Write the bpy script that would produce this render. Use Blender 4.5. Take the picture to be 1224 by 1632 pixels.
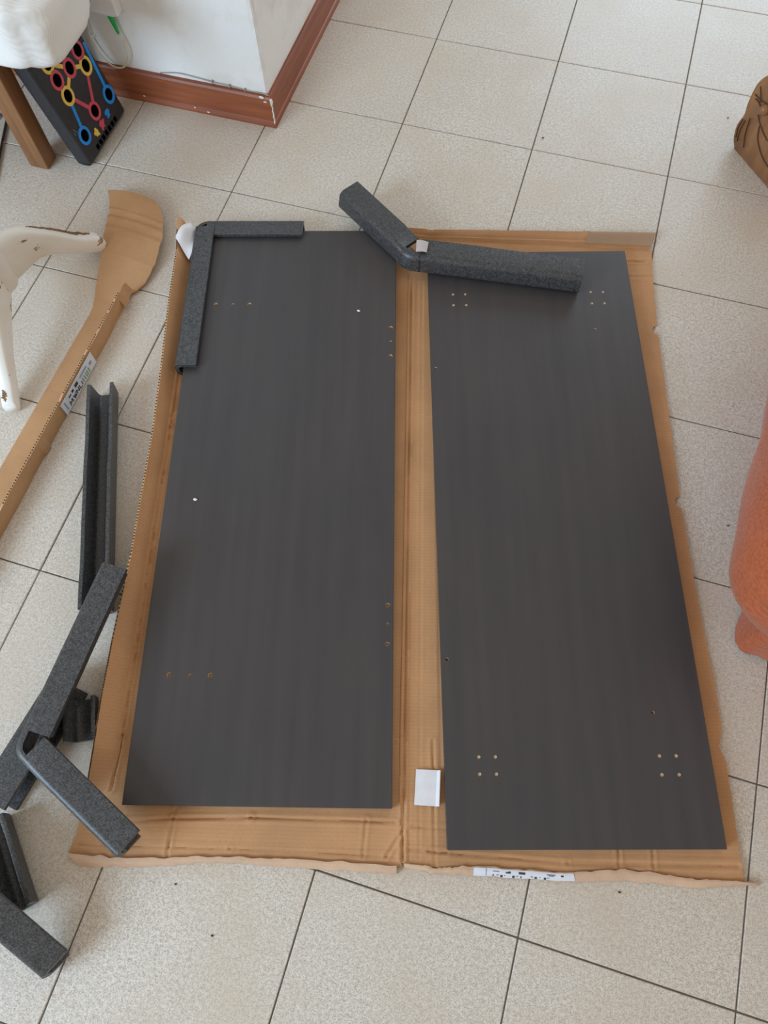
import bpy, bmesh, math, random
from mathutils import Vector, Matrix, noise
random.seed(7)
for o in list(bpy.data.objects): bpy.data.objects.remove(o, do_unlink=True)
SC = bpy.context.scene
COL = SC.collection

# ------------------------------------------------------------------ camera
cd = bpy.data.cameras.new('camera'); cam = bpy.data.objects.new('camera', cd); COL.objects.link(cam)
cd.sensor_fit = 'VERTICAL'; cd.sensor_height = 36.0; cd.sensor_width = 27.0; cd.lens = 25.3006
cd.clip_start = 0.02
right = Vector((0.95814, 0.2859205, -0.0147401)); down = Vector((0.257854, -0.8841702, -0.3895567)); fwd = Vector((-0.124415, 0.3694491, -0.9208845))
m = Matrix((right, -down, -fwd)).transposed().to_4x4(); m.translation = (0.4348964, -1.8872066, 1.2930793)
cam.matrix_world = m
SC.camera = cam

# ------------------------------------------------------------------ light
w = bpy.data.worlds.new('daylight'); SC.world = w; w.use_nodes = True
bg = w.node_tree.nodes['Background']; bg.inputs[0].default_value = (1.0, 0.90, 0.78, 1); bg.inputs[1].default_value = 0.57
def area(name, loc, target, sx, sy, power, color):
    ld = bpy.data.lights.new(name, 'AREA'); ld.shape = 'RECTANGLE'; ld.size = sx; ld.size_y = sy; ld.energy = power; ld.color = color
    o = bpy.data.objects.new(name, ld); COL.objects.link(o); o.location = loc
    o.rotation_euler = (Vector(target) - Vector(loc)).to_track_quat('-Z', 'Y').to_euler()
    return o
area('window_daylight', (-2.0, -4.0, 1.7), (-0.2, -0.8, 0.1), 1.6, 1.5, 125, (0.58, 0.79, 1.0))
area('balcony_door_daylight', (0.9, 3.4, 1.5), (0.3, -1.0, 0.0), 1.8, 2.0, 72, (0.62, 0.82, 1.0))
vs = SC.view_settings; vs.view_transform = 'Standard'; vs.look = 'None'; vs.gamma = 1.0; vs.exposure = 0.0; vs.use_curve_mapping = False

# ------------------------------------------------------------------ materials
class NT:
    def __init__(s, name):
        s.m = bpy.data.materials.new(name); s.m.use_nodes = True; s.t = s.m.node_tree; s.b = s.t.nodes['Principled BSDF']
    def n(s, ty, **kw):
        x = s.t.nodes.new(ty)
        for k, v in kw.items():
            if k.startswith('_'): setattr(x, k[1:], v)
            else: x.inputs[k.replace('__', ' ')].default_value = v
        return x
    def l(s, a, b): s.t.links.new(a, b)
    def coord(s, scale=(1, 1, 1), rot=(0, 0, 0), kind='Object'):
        c = s.n('ShaderNodeTexCoord'); mp = s.n('ShaderNodeMapping'); mp.inputs['Scale'].default_value = scale; mp.inputs['Rotation'].default_value = rot
        s.l(c.outputs[kind], mp.inputs[0]); return mp.outputs[0]
    def noise(s, vec, scale, detail=2, rough=0.5):
        x = s.n('ShaderNodeTexNoise', Scale=scale, Detail=detail, Roughness=rough); s.l(vec, x.inputs['Vector']); return x.outputs['Fac']
    def ramp(s, fac, stops):
        r = s.n('ShaderNodeValToRGB'); e = r.color_ramp.elements
        while len(e) < len(stops): e.new(0.5)
        for el, (p, c) in zip(e, stops): el.position = p; el.color = (*c, 1)
        s.l(fac, r.inputs[0]); return r.outputs[0]
    def mix(s, fac, a, b, mode='MIX'):
        x = s.n('ShaderNodeMix', _data_type='RGBA', _blend_type=mode)
        for i, v in ((0, fac), (6, a), (7, b)):
            if hasattr(v, 'is_linked') or hasattr(v, 'links'): s.l(v, x.inputs[i])
            elif isinstance(v, (int, float)): x.inputs[i].default_value = v
            else: x.inputs[i].default_value = (*v, 1)
        return x.outputs[2]
    def bump(s, h, strength=0.3, dist=0.001):
        x = s.n('ShaderNodeBump', Strength=strength, Distance=dist); s.l(h, x.inputs['Height']); s.l(x.outputs[0], s.b.inputs['Normal'])
    def col(s, c):
        if isinstance(c, tuple): s.b.inputs['Base Color'].default_value = (*c, 1)
        else: s.l(c, s.b.inputs['Base Color'])
    def fin(s, rough=0.6, spec=0.5):
        s.b.inputs['Roughness'].default_value = rough; s.b.inputs['Specular IOR Level'].default_value = spec; return s.m
def simple(name, c, rough=0.6, spec=0.5, var=0.12, scale=60, bump=0.0):
    t = NT(name); v = t.coord(); f = t.noise(v, scale, 3)
    lo = tuple(x * (1 - var) for x in c); hi = tuple(min(1, x * (1 + var)) for x in c)
    t.col(t.ramp(f, [(0.3, lo), (0.7, hi)]))
    if bump: t.bump(f, bump, 0.001)
    return t.fin(rough, spec)

def mat_tile():
    t = NT('speckled_tile'); g = t.n('ShaderNodeNewGeometry'); P = g.outputs['Position']
    f1 = t.noise(P, 470, 2, 0.6); f2 = t.noise(P, 170, 3, 0.6); f3 = t.noise(P, 5.5, 3, 0.55); f4 = t.noise(P, 420, 1)
    a = t.ramp(f2, [(0.32, (0.58, 0.52, 0.44)), (0.60, (0.75, 0.692, 0.622))])
    b = t.ramp(f1, [(0.36, (0.54, 0.50, 0.46)), (0.54, (1, 1, 1))])
    c = t.mix(0.75, a, b, 'MULTIPLY')
    d = t.mix(t.ramp(f3, [(0.42, (0, 0, 0)), (0.72, (0.55, 0.55, 0.55))]), c, (0.57, 0.47, 0.36))
    sp = t.ramp(f4, [(0.70, (0, 0, 0)), (0.76, (0.6, 0.6, 0.6))])
    t.col(t.mix(sp, d, (0.22, 0.18, 0.15)))
    t.bump(f1, 0.08, 0.0005)
    return t.fin(0.42, 0.4)
def mat_cardboard(name='cardboard', c=(0.56, 0.305, 0.15), rot=15.2, stripes=0.045):
    t = NT(name); v = t.coord(rot=(0, 0, math.radians(-rot))); 
    wv = t.n('ShaderNodeTexWave', _bands_direction='Y', Scale=52.0, Distortion=1.2, Detail=1.0); wv.inputs['Detail Scale'].default_value = 1.0; t.l(v, wv.inputs['Vector'])
    f = t.noise(v, 9, 4, 0.6); f2 = t.noise(v, 260, 2)
    base = t.ramp(f, [(0.25, tuple(x * 0.86 for x in c)), (0.75, tuple(x * 1.10 for x in c))])
    st = t.ramp(wv.outputs['Fac'], [(0.0, (1 - stripes,) * 3), (0.8, (1, 1, 1))])
    fi = t.ramp(f2, [(0.3, (0.93, 0.92, 0.90)), (0.7, (1, 1, 1))])
    t.col(t.mix(1.0, t.mix(1.0, base, st, 'MULTIPLY'), fi, 'MULTIPLY'))
    t.bump(wv.outputs['Fac'], 0.05, 0.0010)
    return t.fin(0.78, 0.25)
def mat_board():
    t = NT('charcoal_laminate'); v = t.coord(scale=(46, 2.2, 46)); v2 = t.coord()
    f = t.noise(v, 1.0, 4, 0.6); f2 = t.noise(v2, 3.2, 3, 0.6); f3 = t.noise(v2, 500, 2)
    a = t.ramp(f, [(0.3, (0.048, 0.043, 0.044)), (0.7, (0.060, 0.053, 0.052))])
    b = t.ramp(f2, [(0.3, (0.90, 0.93, 0.97)), (0.7, (1.08, 1.02, 1.0))])
    t.col(t.mix(1.0, a, b, 'MULTIPLY'))
    r = t.n('ShaderNodeMapRange'); r.inputs['To Min'].default_value = 0.36; r.inputs['To Max'].default_value = 0.5; t.l(f2, r.inputs[0])
    t.bump(f3, 0.05, 0.0003)
    m = t.fin(0.42, 0.5); t.l(r.outputs[0], t.b.inputs['Roughness']); return m
def mat_foam():
    t = NT('black_foam'); v = t.coord(); f = t.noise(v, 420, 2, 0.6); f2 = t.noise(v, 150, 2)
    t.col(t.mix(0.5, t.ramp(f, [(0.42, (0.009, 0.0095, 0.010)), (0.64, (0.13, 0.13, 0.13))]), t.ramp(f2, [(0.3, (0.022, 0.022, 0.024)), (0.7, (0.075, 0.075, 0.077))])))
    t.bump(f, 0.28, 0.0007)
    return t.fin(0.40, 0.55)
def mat_wood(name, a, b, rot=(0, 0, 0), scale=(60, 60, 5), rough=0.45):
    t = NT(name); v = t.coord(scale=scale, rot=rot); f = t.noise(v, 1.0, 4, 0.65)
    t.col(t.ramp(f, [(0.3, a), (0.7, b)])); t.bump(f, 0.1, 0.001); return t.fin(rough, 0.5)
def mat_wall():
    t = NT('white_wall_paint'); v = t.coord(); f = t.noise(v, 22, 5, 0.65); f2 = t.noise(v, 7, 4, 0.6)
    t.col(t.ramp(f2, [(0.28, (0.74, 0.71, 0.66)), (0.50, (0.86, 0.86, 0.85))])); t.bump(f, 0.45, 0.004); return t.fin(0.8, 0.3)
def mat_distressed():
    t = NT('distressed_white_paint'); v = t.coord(); vs_ = t.coord(scale=(14, 14, 40))
    f = t.noise(vs_, 1.0, 5, 0.7); f2 = t.noise(v, 12, 3)
    base = t.ramp(f2, [(0.3, (0.80, 0.76, 0.66)), (0.6, (0.86, 0.85, 0.81))])
    k = t.ramp(f, [(0.615, (0, 0, 0)), (0.64, (1, 1, 1))])
    t.col(t.mix(k, base, (0.28, 0.17, 0.09))); t.bump(f, 0.2, 0.002); return t.fin(0.4, 0.5)
def mat_fabric():
    t = NT('orange_woven_fabric'); v = t.coord(scale=(300, 24, 40)); v2 = t.coord(scale=(28, 190, 260), rot=(0, 0, 0.5)); v3 = t.coord()
    f = t.noise(v, 1, 2); f2 = t.noise(v2, 1, 2); f3 = t.noise(v3, 5, 3)
    a = t.ramp(f3, [(0.3, (0.43, 0.100, 0.034)), (0.7, (0.52, 0.130, 0.046))])
    t.col(t.mix(1.0, a, t.ramp(f2, [(0.32, (0.74, 0.70, 0.68)), (0.62, (1, 1, 1))]), 'MULTIPLY')); t.bump(f2, 0.5, 0.003)
    m = t.fin(0.85, 0.2); t.b.inputs['Sheen Weight'].default_value = 0.25; return m
def mat_bag():
    t = NT('white_ribbed_plastic'); v = t.coord(rot=(0.2, 0.3, 0.9))
    wv = t.n('ShaderNodeTexWave', _bands_direction='X', Scale=70.0, Distortion=0.6, Detail=1.0); t.l(v, wv.inputs['Vector'])
    t.col(t.ramp(wv.outputs['Fac'], [(0.2, (0.82, 0.82, 0.79)), (0.7, (0.88, 0.88, 0.86))])); t.bump(wv.outputs['Fac'], 0.07, 0.0008)
    m = t.fin(0.55, 0.4); t.b.inputs['Subsurface Weight'].default_value = 0.0; return m
def mat_clear(name, c, alpha, rough=0.15):
    t = NT(name); v = t.coord(); f = t.noise(v, 30, 2)
    t.col(t.ramp(f, [(0.3, tuple(x * 0.94 for x in c)), (0.7, c)])); m = t.fin(rough, 0.5); t.b.inputs['Alpha'].default_value = alpha; return m
def mat_carved():
    t = NT('carved_honey_wood'); v = t.coord(scale=(26, 26, 6), rot=(0.3, 0.5, 0)); f = t.noise(v, 1.0, 5, 0.65); f2 = t.noise(t.coord(), 9, 3)
    a = t.ramp(f, [(0.3, (0.20, 0.085, 0.035)), (0.7, (0.40, 0.19, 0.075))])
    t.col(t.mix(t.ramp(f2, [(0.4, (0, 0, 0)), (0.7, (0.6, 0.6, 0.6))]), a, (0.16, 0.075, 0.045))); t.bump(f, 0.15, 0.001); return t.fin(0.35, 0.5)

TILE = mat_tile(); CARD = mat_cardboard(); CARD0 = mat_cardboard('cardboard_strip', (0.53, 0.305, 0.155), 0, 0.03)
CARDOUT = mat_cardboard('cardboard_outer_liner', (0.66, 0.45, 0.31), 15.2, 0.03)
CARDEDGE = simple('cardboard_cut_edge', (0.62, 0.40, 0.23), 0.9, 0.1, 0.15, 300)
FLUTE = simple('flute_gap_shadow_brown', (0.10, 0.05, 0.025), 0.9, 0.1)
BOARD = mat_board(); RAW = simple('raw_chipboard', (0.66, 0.50, 0.35), 0.9, 0.1, 0.2, 700); FOAM = mat_foam()
GROUT = simple('grey_grout', (0.20, 0.185, 0.165), 0.9, 0.2); WALL = mat_wall()
SKIRT = mat_wood('reddish_baseboard_wood', (0.20, 0.050, 0.018), (0.36, 0.105, 0.040), scale=(4, 60, 60))
SKIRTY = mat_wood('reddish_baseboard_wood_side', (0.20, 0.050, 0.018), (0.34, 0.10, 0.040), scale=(60, 4, 60))
OAK = mat_wood('brown_leg_wood', (0.16, 0.070, 0.025), (0.30, 0.14, 0.055))
PAINT = mat_distressed(); BAREW = simple('bare_brown_wood', (0.26, 0.15, 0.08), 0.7, 0.3, 0.3, 120); ORANGE = mat_fabric(); BAG = mat_bag()
BLACKP = simple('black_plastic', (0.022, 0.022, 0.026), 0.5, 0.5, 0.2, 90, 0.05); HOLE = simple('hole_black', (0.006, 0.006, 0.007), 0.6, 0.3)
YEL = simple('yellow_print', (0.88, 0.60, 0.09), 0.5); RED = simple('red_print', (0.66, 0.075, 0.12), 0.5); BLU = simple('blue_print', (0.012, 0.28, 0.85), 0.5)
GREYP = simple('grey_print', (0.20, 0.20, 0.22), 0.5)
WHITEP = simple('white_plastic', (0.82, 0.82, 0.82), 0.35, 0.5, 0.03); WHITEM = simple('white_foam_sheet', (0.76, 0.75, 0.77), 0.45, 0.4, 0.04)
GREEN = simple('green_plastic', (0.02, 0.42, 0.08), 0.35); CREAM = simple('cream_cable', (0.72, 0.64, 0.42), 0.45); WIREG = simple('grey_wire', (0.34, 0.33, 0.30), 0.5)
BLKC = simple('black_cable', (0.015, 0.015, 0.016), 0.5); CHIPW = simple('chipped_white_paint', (0.78, 0.76, 0.72), 0.8, 0.2)
STICK = simple('white_sticker_paper', (0.72, 0.74, 0.80), 0.5, 0.4, 0.04); INK = simple('dark_ink', (0.03, 0.04, 0.05), 0.6); INKB = simple('pale_blue_ink', (0.28, 0.34, 0.50), 0.6); INKG = simple('green_ink', (0.22, 0.38, 0.22), 0.6)
TAPE = mat_clear('brown_packing_tape', (0.55, 0.38, 0.25), 0.55, 0.2); TABM = mat_clear('milky_plastic_film', (0.62, 0.56, 0.55), 0.85, 0.25)
CARVED = mat_carved(); GROOVE = simple('dark_carved_groove', (0.07, 0.028, 0.012), 0.6); DIRT = simple('dark_crumb', (0.05, 0.035, 0.03), 0.9)

# ------------------------------------------------------------------ helpers
def tag(o, label=None, cat=None, group=None, kind=None):
    if label: o['label'] = label
    if cat: o['category'] = cat
    if group: o['group'] = group
    if kind: o['kind'] = kind
    return o
def empty(name, loc, label=None, cat=None, group=None, kind=None):
    o = bpy.data.objects.new(name, None); COL.objects.link(o); o.location = loc; o.empty_display_size = 0.05
    return tag(o, label, cat, group, kind)
def wloc(o):
    v = Vector((0, 0, 0))
    while o is not None: v += Vector(o.location); o = o.parent
    return v
def link(name, me, mats, parent=None, loc=(0, 0, 0)):
    o = bpy.data.objects.new(name, me); COL.objects.link(o); o.location = loc
    for mm in (mats if isinstance(mats, (list, tuple)) else [mats]): me.materials.append(mm)
    if parent: o.parent = parent
    return o
def mk(name, V, F, mats, parent=None, smooth=False, fm=None, origin=None):
    """V in world coordinates; the object's origin goes to its base centre."""
    V = [Vector(v) for v in V]
    if origin is None:
        xs = [v.x for v in V]; ys = [v.y for v in V]; zs = [v.z for v in V]
        origin = Vector(((min(xs) + max(xs)) / 2, (min(ys) + max(ys)) / 2, min(zs)))
    else: origin = Vector(origin)
    me = bpy.data.meshes.new(name); me.from_pydata([v - origin for v in V], [], F)
    bm = bmesh.new(); bm.from_mesh(me); bmesh.ops.recalc_face_normals(bm, faces=bm.faces[:]); bm.to_mesh(me); bm.free()
    if fm: me.polygons.foreach_set('material_index', fm)
    if smooth: me.polygons.foreach_set('use_smooth', [True] * len(me.polygons))
    me.update()
    off = wloc(parent) if parent else Vector((0, 0, 0))
    return link(name, me, mats, parent, origin - off)
def auto_smooth(o, ang=40):
    me = o.data; bm = bmesh.new(); bm.from_mesh(me)
    for f in bm.faces: f.smooth = True
    for e in bm.edges:
        if len(e.link_faces) == 2 and e.calc_face_angle(0) > math.radians(ang): e.smooth = False
    bm.to_mesh(me); bm.free()
def box_data(x0, x1, y0, y1, z0, z1, bev=0.0, seg=2):
    bm = bmesh.new(); bmesh.ops.create_cube(bm, size=1)
    bmesh.ops.scale(bm, vec=(x1 - x0, y1 - y0, z1 - z0), verts=bm.verts)
    bmesh.ops.translate(bm, vec=((x0 + x1) / 2, (y0 + y1) / 2, (z0 + z1) / 2), verts=bm.verts)
    if bev: bmesh.ops.bevel(bm, geom=bm.edges[:], offset=bev, segments=seg, affect='EDGES', profile=0.5)
    bm.verts.index_update(); V = [v.co.copy() for v in bm.verts]; F = [[v.index for v in f.verts] for f in bm.faces]; bm.free(); return V, F
def bx(name, x0, x1, y0, y1, z0, z1, mat, parent=None, bev=0.0, seg=2, xf=None):
    V, F = box_data(x0, x1, y0, y1, z0, z1, bev, seg)
    if xf: V = [xf(v) for v in V]
    return mk(name, V, F, mat, parent)
def smoothpath(P, n=6):
    P = [Vector(p) for p in P]; out = []
    for i in range(len(P) - 1):
        a = P[max(0, i - 1)]; b = P[i]; c = P[i + 1]; d = P[min(len(P) - 1, i + 2)]
        for k in range(n):
            t = k / n; out.append(0.5 * ((2 * b) + (c - a) * t + (2 * a - 5 * b + 4 * c - d) * t * t + (-a + 3 * b - 3 * c + d) * t ** 3))
    out.append(P[-1]); return out
def tube_data(P, R, seg=8):
    P = [Vector(p) for p in P]; V = []; F = []; up = Vector((0.13, 0.2, 0.97)).normalized()
    for i, p in enumerate(P):
        t = (P[min(i + 1, len(P) - 1)] - P[max(i - 1, 0)]).normalized()
        a = t.cross(up)
        if a.length < 1e-4: a = t.cross(Vector((1, 0, 0)))
        a.normalize(); b = a.cross(t); r = R[i] if isinstance(R, (list, tuple)) else R
        for k in range(seg):
            th = 2 * math.pi * k / seg; V.append(p + a * (r * math.cos(th)) + b * (r * math.sin(th)))
    for i in range(len(P) - 1):
        for k in range(seg): F.append([i * seg + k, i * seg + (k + 1) % seg, (i + 1) * seg + (k + 1) % seg, (i + 1) * seg + k])
    F.append(list(range(seg))); F.append([(len(P) - 1) * seg + k for k in range(seg)]); return V, F
def tube(name, P, R, mat, parent=None, seg=8):
    V, F = tube_data(P, R, seg); return mk(name, V, F, mat, parent, smooth=True)
def loft(name, secs, mat, parent=None, smooth=True, caps=True):
    n = len(secs[0]); V = [v for s in secs for v in s]; F = []
    for i in range(len(secs) - 1):
        for k in range(n): F.append([i * n + k, i * n + (k + 1) % n, (i + 1) * n + (k + 1) % n, (i + 1) * n + k])
    if caps: F.append(list(range(n))); F.append([(len(secs) - 1) * n + k for k in range(n)])
    return mk(name, V, F, mat, parent, smooth=smooth)
def interp(pts, x):
    """pts sorted by [0]; linear interpolation of [1], extrapolated flat."""
    if x <= pts[0][0]: return pts[0][1]
    for a, b in zip(pts[:-1], pts[1:]):
        if x <= b[0]: return a[1] + (b[1] - a[1]) * (x - a[0]) / max(1e-9, b[0] - a[0])
    return pts[-1][1]
def sheet(name, grid, th, mats, parent=None, edge_slot=0, smooth=True, smooth_ang=35):
    """grid[i][j] of top points -> slab of thickness th going down (or along given per-point offsets)"""
    ni, nj = len(grid), len(grid[0]); top = [Vector(p) for r in grid for p in r]
    off = th if isinstance(th, Vector) else Vector((0, 0, -th))
    V = top + [p + off for p in top]; N = ni * nj; F = []; fm = []
    ix = lambda i, j: i * nj + j
    for i in range(ni - 1):
        for j in range(nj - 1):
            q = [ix(i, j), ix(i + 1, j), ix(i + 1, j + 1), ix(i, j + 1)]; F.append(q); fm.append(0)
    for i in range(ni - 1):
        for j in range(nj - 1):
            q = [ix(i, j), ix(i, j + 1), ix(i + 1, j + 1), ix(i + 1, j)]; F.append([N + a for a in q]); fm.append(0)
    for i in range(ni - 1):
        for j in (0, nj - 1): F.append([ix(i, j), ix(i + 1, j), N + ix(i + 1, j), N + ix(i, j)]); fm.append(edge_slot)
    for j in range(nj - 1):
        for i in (0, ni - 1): F.append([ix(i, j), ix(i, j + 1), N + ix(i, j + 1), N + ix(i, j)]); fm.append(edge_slot)
    o = mk(name, V, F, mats, parent, fm=fm)
    if smooth: auto_smooth(o, smooth_ang)
    return o
def nz(x, y, z=0.0): return noise.noise(Vector((x, y, z)))

# ------------------------------------------------------------------ floor
T = 1 / 3.0
floor = bx('floor', -2.6, 2.7, -3.5, 2.05, -0.03, -0.0035, GROUT); tag(floor, 'pale speckled square tile floor with thin dark joints', kind='structure')
V, F = box_data(-T / 2 + 0.0013, T / 2 - 0.0013, -T / 2 + 0.0013, T / 2 - 0.0013, -0.006, 0.0, 0.0011, 1)
tme = bpy.data.meshes.new('tile'); tme.from_pydata(V, [], F); tme.materials.append(TILE)
fl = Vector(floor.location)
for i in range(-7, 8):
    for j in range(-10, 6):
        cx, cy = (i + 0.5) * T, (j + 0.5) * T
        if cx < -0.55 and cy > -0.2: continue
        t = bpy.data.objects.new('tile', tme); COL.objects.link(t); t.parent = floor
        t.location = Vector((cx, cy, random.uniform(-0.0006, 0.0))) - fl; t.rotation_euler = (random.uniform(-1, 1) * 0.0012, random.uniform(-1, 1) * 0.0012, 0)

# ------------------------------------------------------------------ wall corner, baseboards
WX, WY = -0.318, -0.420
def wall_block():
    bm = bmesh.new(); V = []
    # plan outline; the arris is chipped: its position wanders with height
    zs = [0.0] + [0.02 * k for k in range(1, 40)] + [0.8 + 0.1 * k for k in range(1, 19)]
    secs = []
    for z in zs:
        a = 0.004 * nz(z * 30, 1.7) + 0.003 * nz(z * 90, 4.1); a = max(-0.002, a)
        secs.append([(-2.5, WY, z), (WX - 0.012, WY, z), (WX - 0.004 - a * 0.5, WY + 0.0015 + a, z), (WX - 0.0012 - a, WY + 0.005 + a * 0.5, z), (WX, WY + 0.013, z), (WX, 2.0, z), (-2.5, 2.0, z)])
    return loft('wall_left', secs, WALL, smooth=False)
wl = wall_block(); tag(wl, 'white painted plaster wall corner with chipped edge', kind='structure')
def skirt_profile(h, th):   # (out, z)
    return [(0, 0), (th + 0.0045, 0), (th + 0.005, 0.006), (th + 0.003, 0.012), (th, 0.015), (th, h - 0.006), (th - 0.003, h - 0.001), (th - 0.006, h), (0, h)]
pr = skirt_profile(0.078, 0.012)
sf = loft('baseboard_front', [[(x - (0 if x < -1 else (0.0 if o_ == 0 else 0.0)) + (o_ if x > -1 else 0), WY - o_, z) for (o_, z) in pr] for x in (-2.5, WX)], SKIRT, smooth=False)
tag(sf, 'reddish brown wooden baseboard below the bright white wall face', kind='structure')
ss = loft('baseboard_side', [[(WX + o_, y - (o_ if y < 0 else 0), z) for (o_, z) in pr] for y in (WY, 2.0)], SKIRTY, smooth=False)
tag(ss, 'reddish brown wooden baseboard along the shaded wall face', kind='structure')
# chipped white filler along the mitre
P = [(WX + 0.0135 + 0.0008 * math.sin(k * 2.1), WY - 0.0135, 0.002 + 0.0745 * k / 14) for k in range(15)]
mf = tube('mitre_filler', P, [0.0016 + 0.0012 * abs(nz(k * 0.9, 3)) + (0.002 if k > 11 else 0) for k in range(15)], CHIPW, sf, 6)
for k, (x, z, s) in enumerate([(-0.330, 0.0765, 0.007), (-0.322, 0.066, 0.004), (-0.52, 0.0135, 0.003), (-0.485, 0.0075, 0.004), (-0.66, 0.017, 0.003)]):
    bm = bmesh.new(); bmesh.ops.create_icosphere(bm, subdivisions=1, radius=1)
    V = [Vector((x, WY - 0.0125 - (0.004 if z < 0.02 else 0), z)) + Vector((v.co.x * s * (1.2 + 0.5 * nz(v.co.x * 3, k)), v.co.y * 0.0012, v.co.z * s * 0.6 * (1 + 0.5 * nz(v.co.z * 4, k + 9)))) for v in bm.verts]
    bm.verts.index_update(); F = [[v.index for v in f.verts] for f in bm.faces]; bm.free(); mk('paint_chip', V, F, CHIPW, sf)

# wire tacked along the top of the baseboard
wire = empty('wall_wire', (-0.5, WY - 0.004, 0.08), 'thin grey wire tacked along the top of the baseboard', 'wire')
P = smoothpath([(-0.60, WY - 0.003, 0.0815), (-0.55, WY - 0.003, 0.0905), (-0.50, WY - 0.003, 0.0885), (-0.45, WY - 0.003, 0.0845), (-0.41, WY - 0.003, 0.0830), (-0.37, WY - 0.003, 0.0800), (-0.33, WY - 0.004, 0.0810), (-0.313, WY - 0.006, 0.080)], 5)
tube('wire', P, 0.0013, WIREG, wire, 6)
for x, z in ((-0.46, 0.0855), (-0.415, 0.0832), (-0.375, 0.0805)): bx('tack', x - 0.0012, x + 0.0012, WY - 0.006, WY, z - 0.004, z + 0.004, WIREG, wire)

# fibre socket and its looping cable
sk = empty('wall_socket_box', (-0.70, WY - 0.012, 0.222), 'white plastic wall socket box above the push-up board', 'socket')
bx('cover', -0.775, -0.648, WY - 0.028, WY, 0.222, 0.312, WHITEP, sk, 0.004, 3); bx('port', -0.69, -0.664, WY - 0.021, WY - 0.006, 0.216, 0.224, WHITEP, sk, 0.001, 1)
fc = empty('fibre_cable', (-0.70, WY - 0.012, 0.08), 'cream fibre cable looping down from a green connector', 'cable')
gx = [(-0.679, WY - 0.014, 0.222), (-0.6765, WY - 0.014, 0.196), (-0.673, WY - 0.013, 0.172)]
V, F = box_data(-0.5, 0.5, -0.5, 0.5, 0, 1, 0.12, 2)
V = [Vector((-0.679 + 0.0065 * (1 - v.z) + v.x * (0.012 - 0.0075 * v.z ** 0.8), WY - 0.0135 + v.y * (0.010 - 0.005 * v.z), 0.2165 - 0.047 * v.z)) if False else Vector((-0.6795 + 0.0065 * v.z + v.x * (0.0125 - 0.008 * v.z), WY - 0.0135 + v.y * (0.010 - 0.005 * v.z), 0.2165 - 0.045 * v.z)) for v in V]
mk('connector', V, F, GREEN, fc)
P = smoothpath([(-0.673, WY - 0.0135, 0.173), (-0.667, WY - 0.013, 0.150), (-0.668, WY - 0.013, 0.120), (-0.690, WY - 0.014, 0.088), (-0.722, WY - 0.013, 0.082), (-0.748, WY - 0.011, 0.105), (-0.760, WY - 0.008, 0.140), (-0.757, WY - 0.006, 0.180), (-0.752, WY - 0.004, 0.2215)], 6)
tube('cord', P, 0.0021, CREAM, fc, 8)
bx('cable_clip', -0.763, -0.752, WY - 0.009, WY, 0.146, 0.151, WHITEP, fc)

# ------------------------------------------------------------------ opened cardboard box
ANG = math.radians(15.2); E = Vector((math.cos(ANG), math.sin(ANG))); G = Vector((-E.y, E.x)); BO = Vector((0.0, -2.08))
def loc2(p): d = Vector((p[0], p[1])) - BO; return d.dot(E), d.dot(G)
def wor2(u, v): p = BO + E * u + G * v; return p.x, p.y
box = empty('cardboard_box', (0.35, -1.4, 0.0), 'opened brown cardboard box spread flat under the two charcoal boards', 'box')
def curve_uv(P, axis):  # axis 0: v as function of u ; 1: u as function of v
    L = [loc2(p) for p in P]
    return sorted([(a, b) for a, b in L]) if axis == 0 else sorted([(b, a) for a, b in L])
SPINE = curve_uv([(0.136, -0.76), (0.1473, -0.8018), (0.3568, -1.58), (0.4128, -1.7899), (0.4622, -1.946), (0.466, -1.96)], 1)
LEFT = curve_uv([(-0.350, -0.861), (-0.2253, -1.313), (-0.0647, -1.899), (-0.052, -1.945), (-0.0520, -1.975), (-0.0660, -1.998), (-0.0665, -2.034), (-0.0600, -2.063), (-0.0605, -2.095)], 1)
BOTL = curve_uv([(-0.0605, -2.0935), (0.0323, -2.0728), (0.1782, -2.0262), (0.3067, -1.9926), (0.457, -1.9571), (0.4635, -1.957)], 0)
TOPL = curve_uv([(-0.36, -0.868), (0.14, -0.735)], 0)
BOTR = curve_uv([(0.4635, -1.9504), (0.5235, -1.9401), (0.5807, -1.9201), (0.7172, -1.8886), (0.8123, -1.8555), (0.9097, -1.8404), (0.9909, -1.8207)], 0)
RIGHT = curve_uv([(0.6614, -0.5796), (0.6747, -0.6509), (0.704, -0.7852), (0.8044, -1.1755), (0.8649, -1.3813), (0.9138, -1.5321), (0.9290, -1.585), (0.9322, -1.604), (0.9300, -1.6254), (0.9447, -1.6475), (0.9705, -1.745), (0.9905, -1.8162)], 1)
TOPR = curve_uv([(0.113, -0.700), (0.6532, -0.582)], 0)
NOTCH = [loc2((0.704, -0.797))[1], loc2((0.806, -1.190))[1]]
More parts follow.
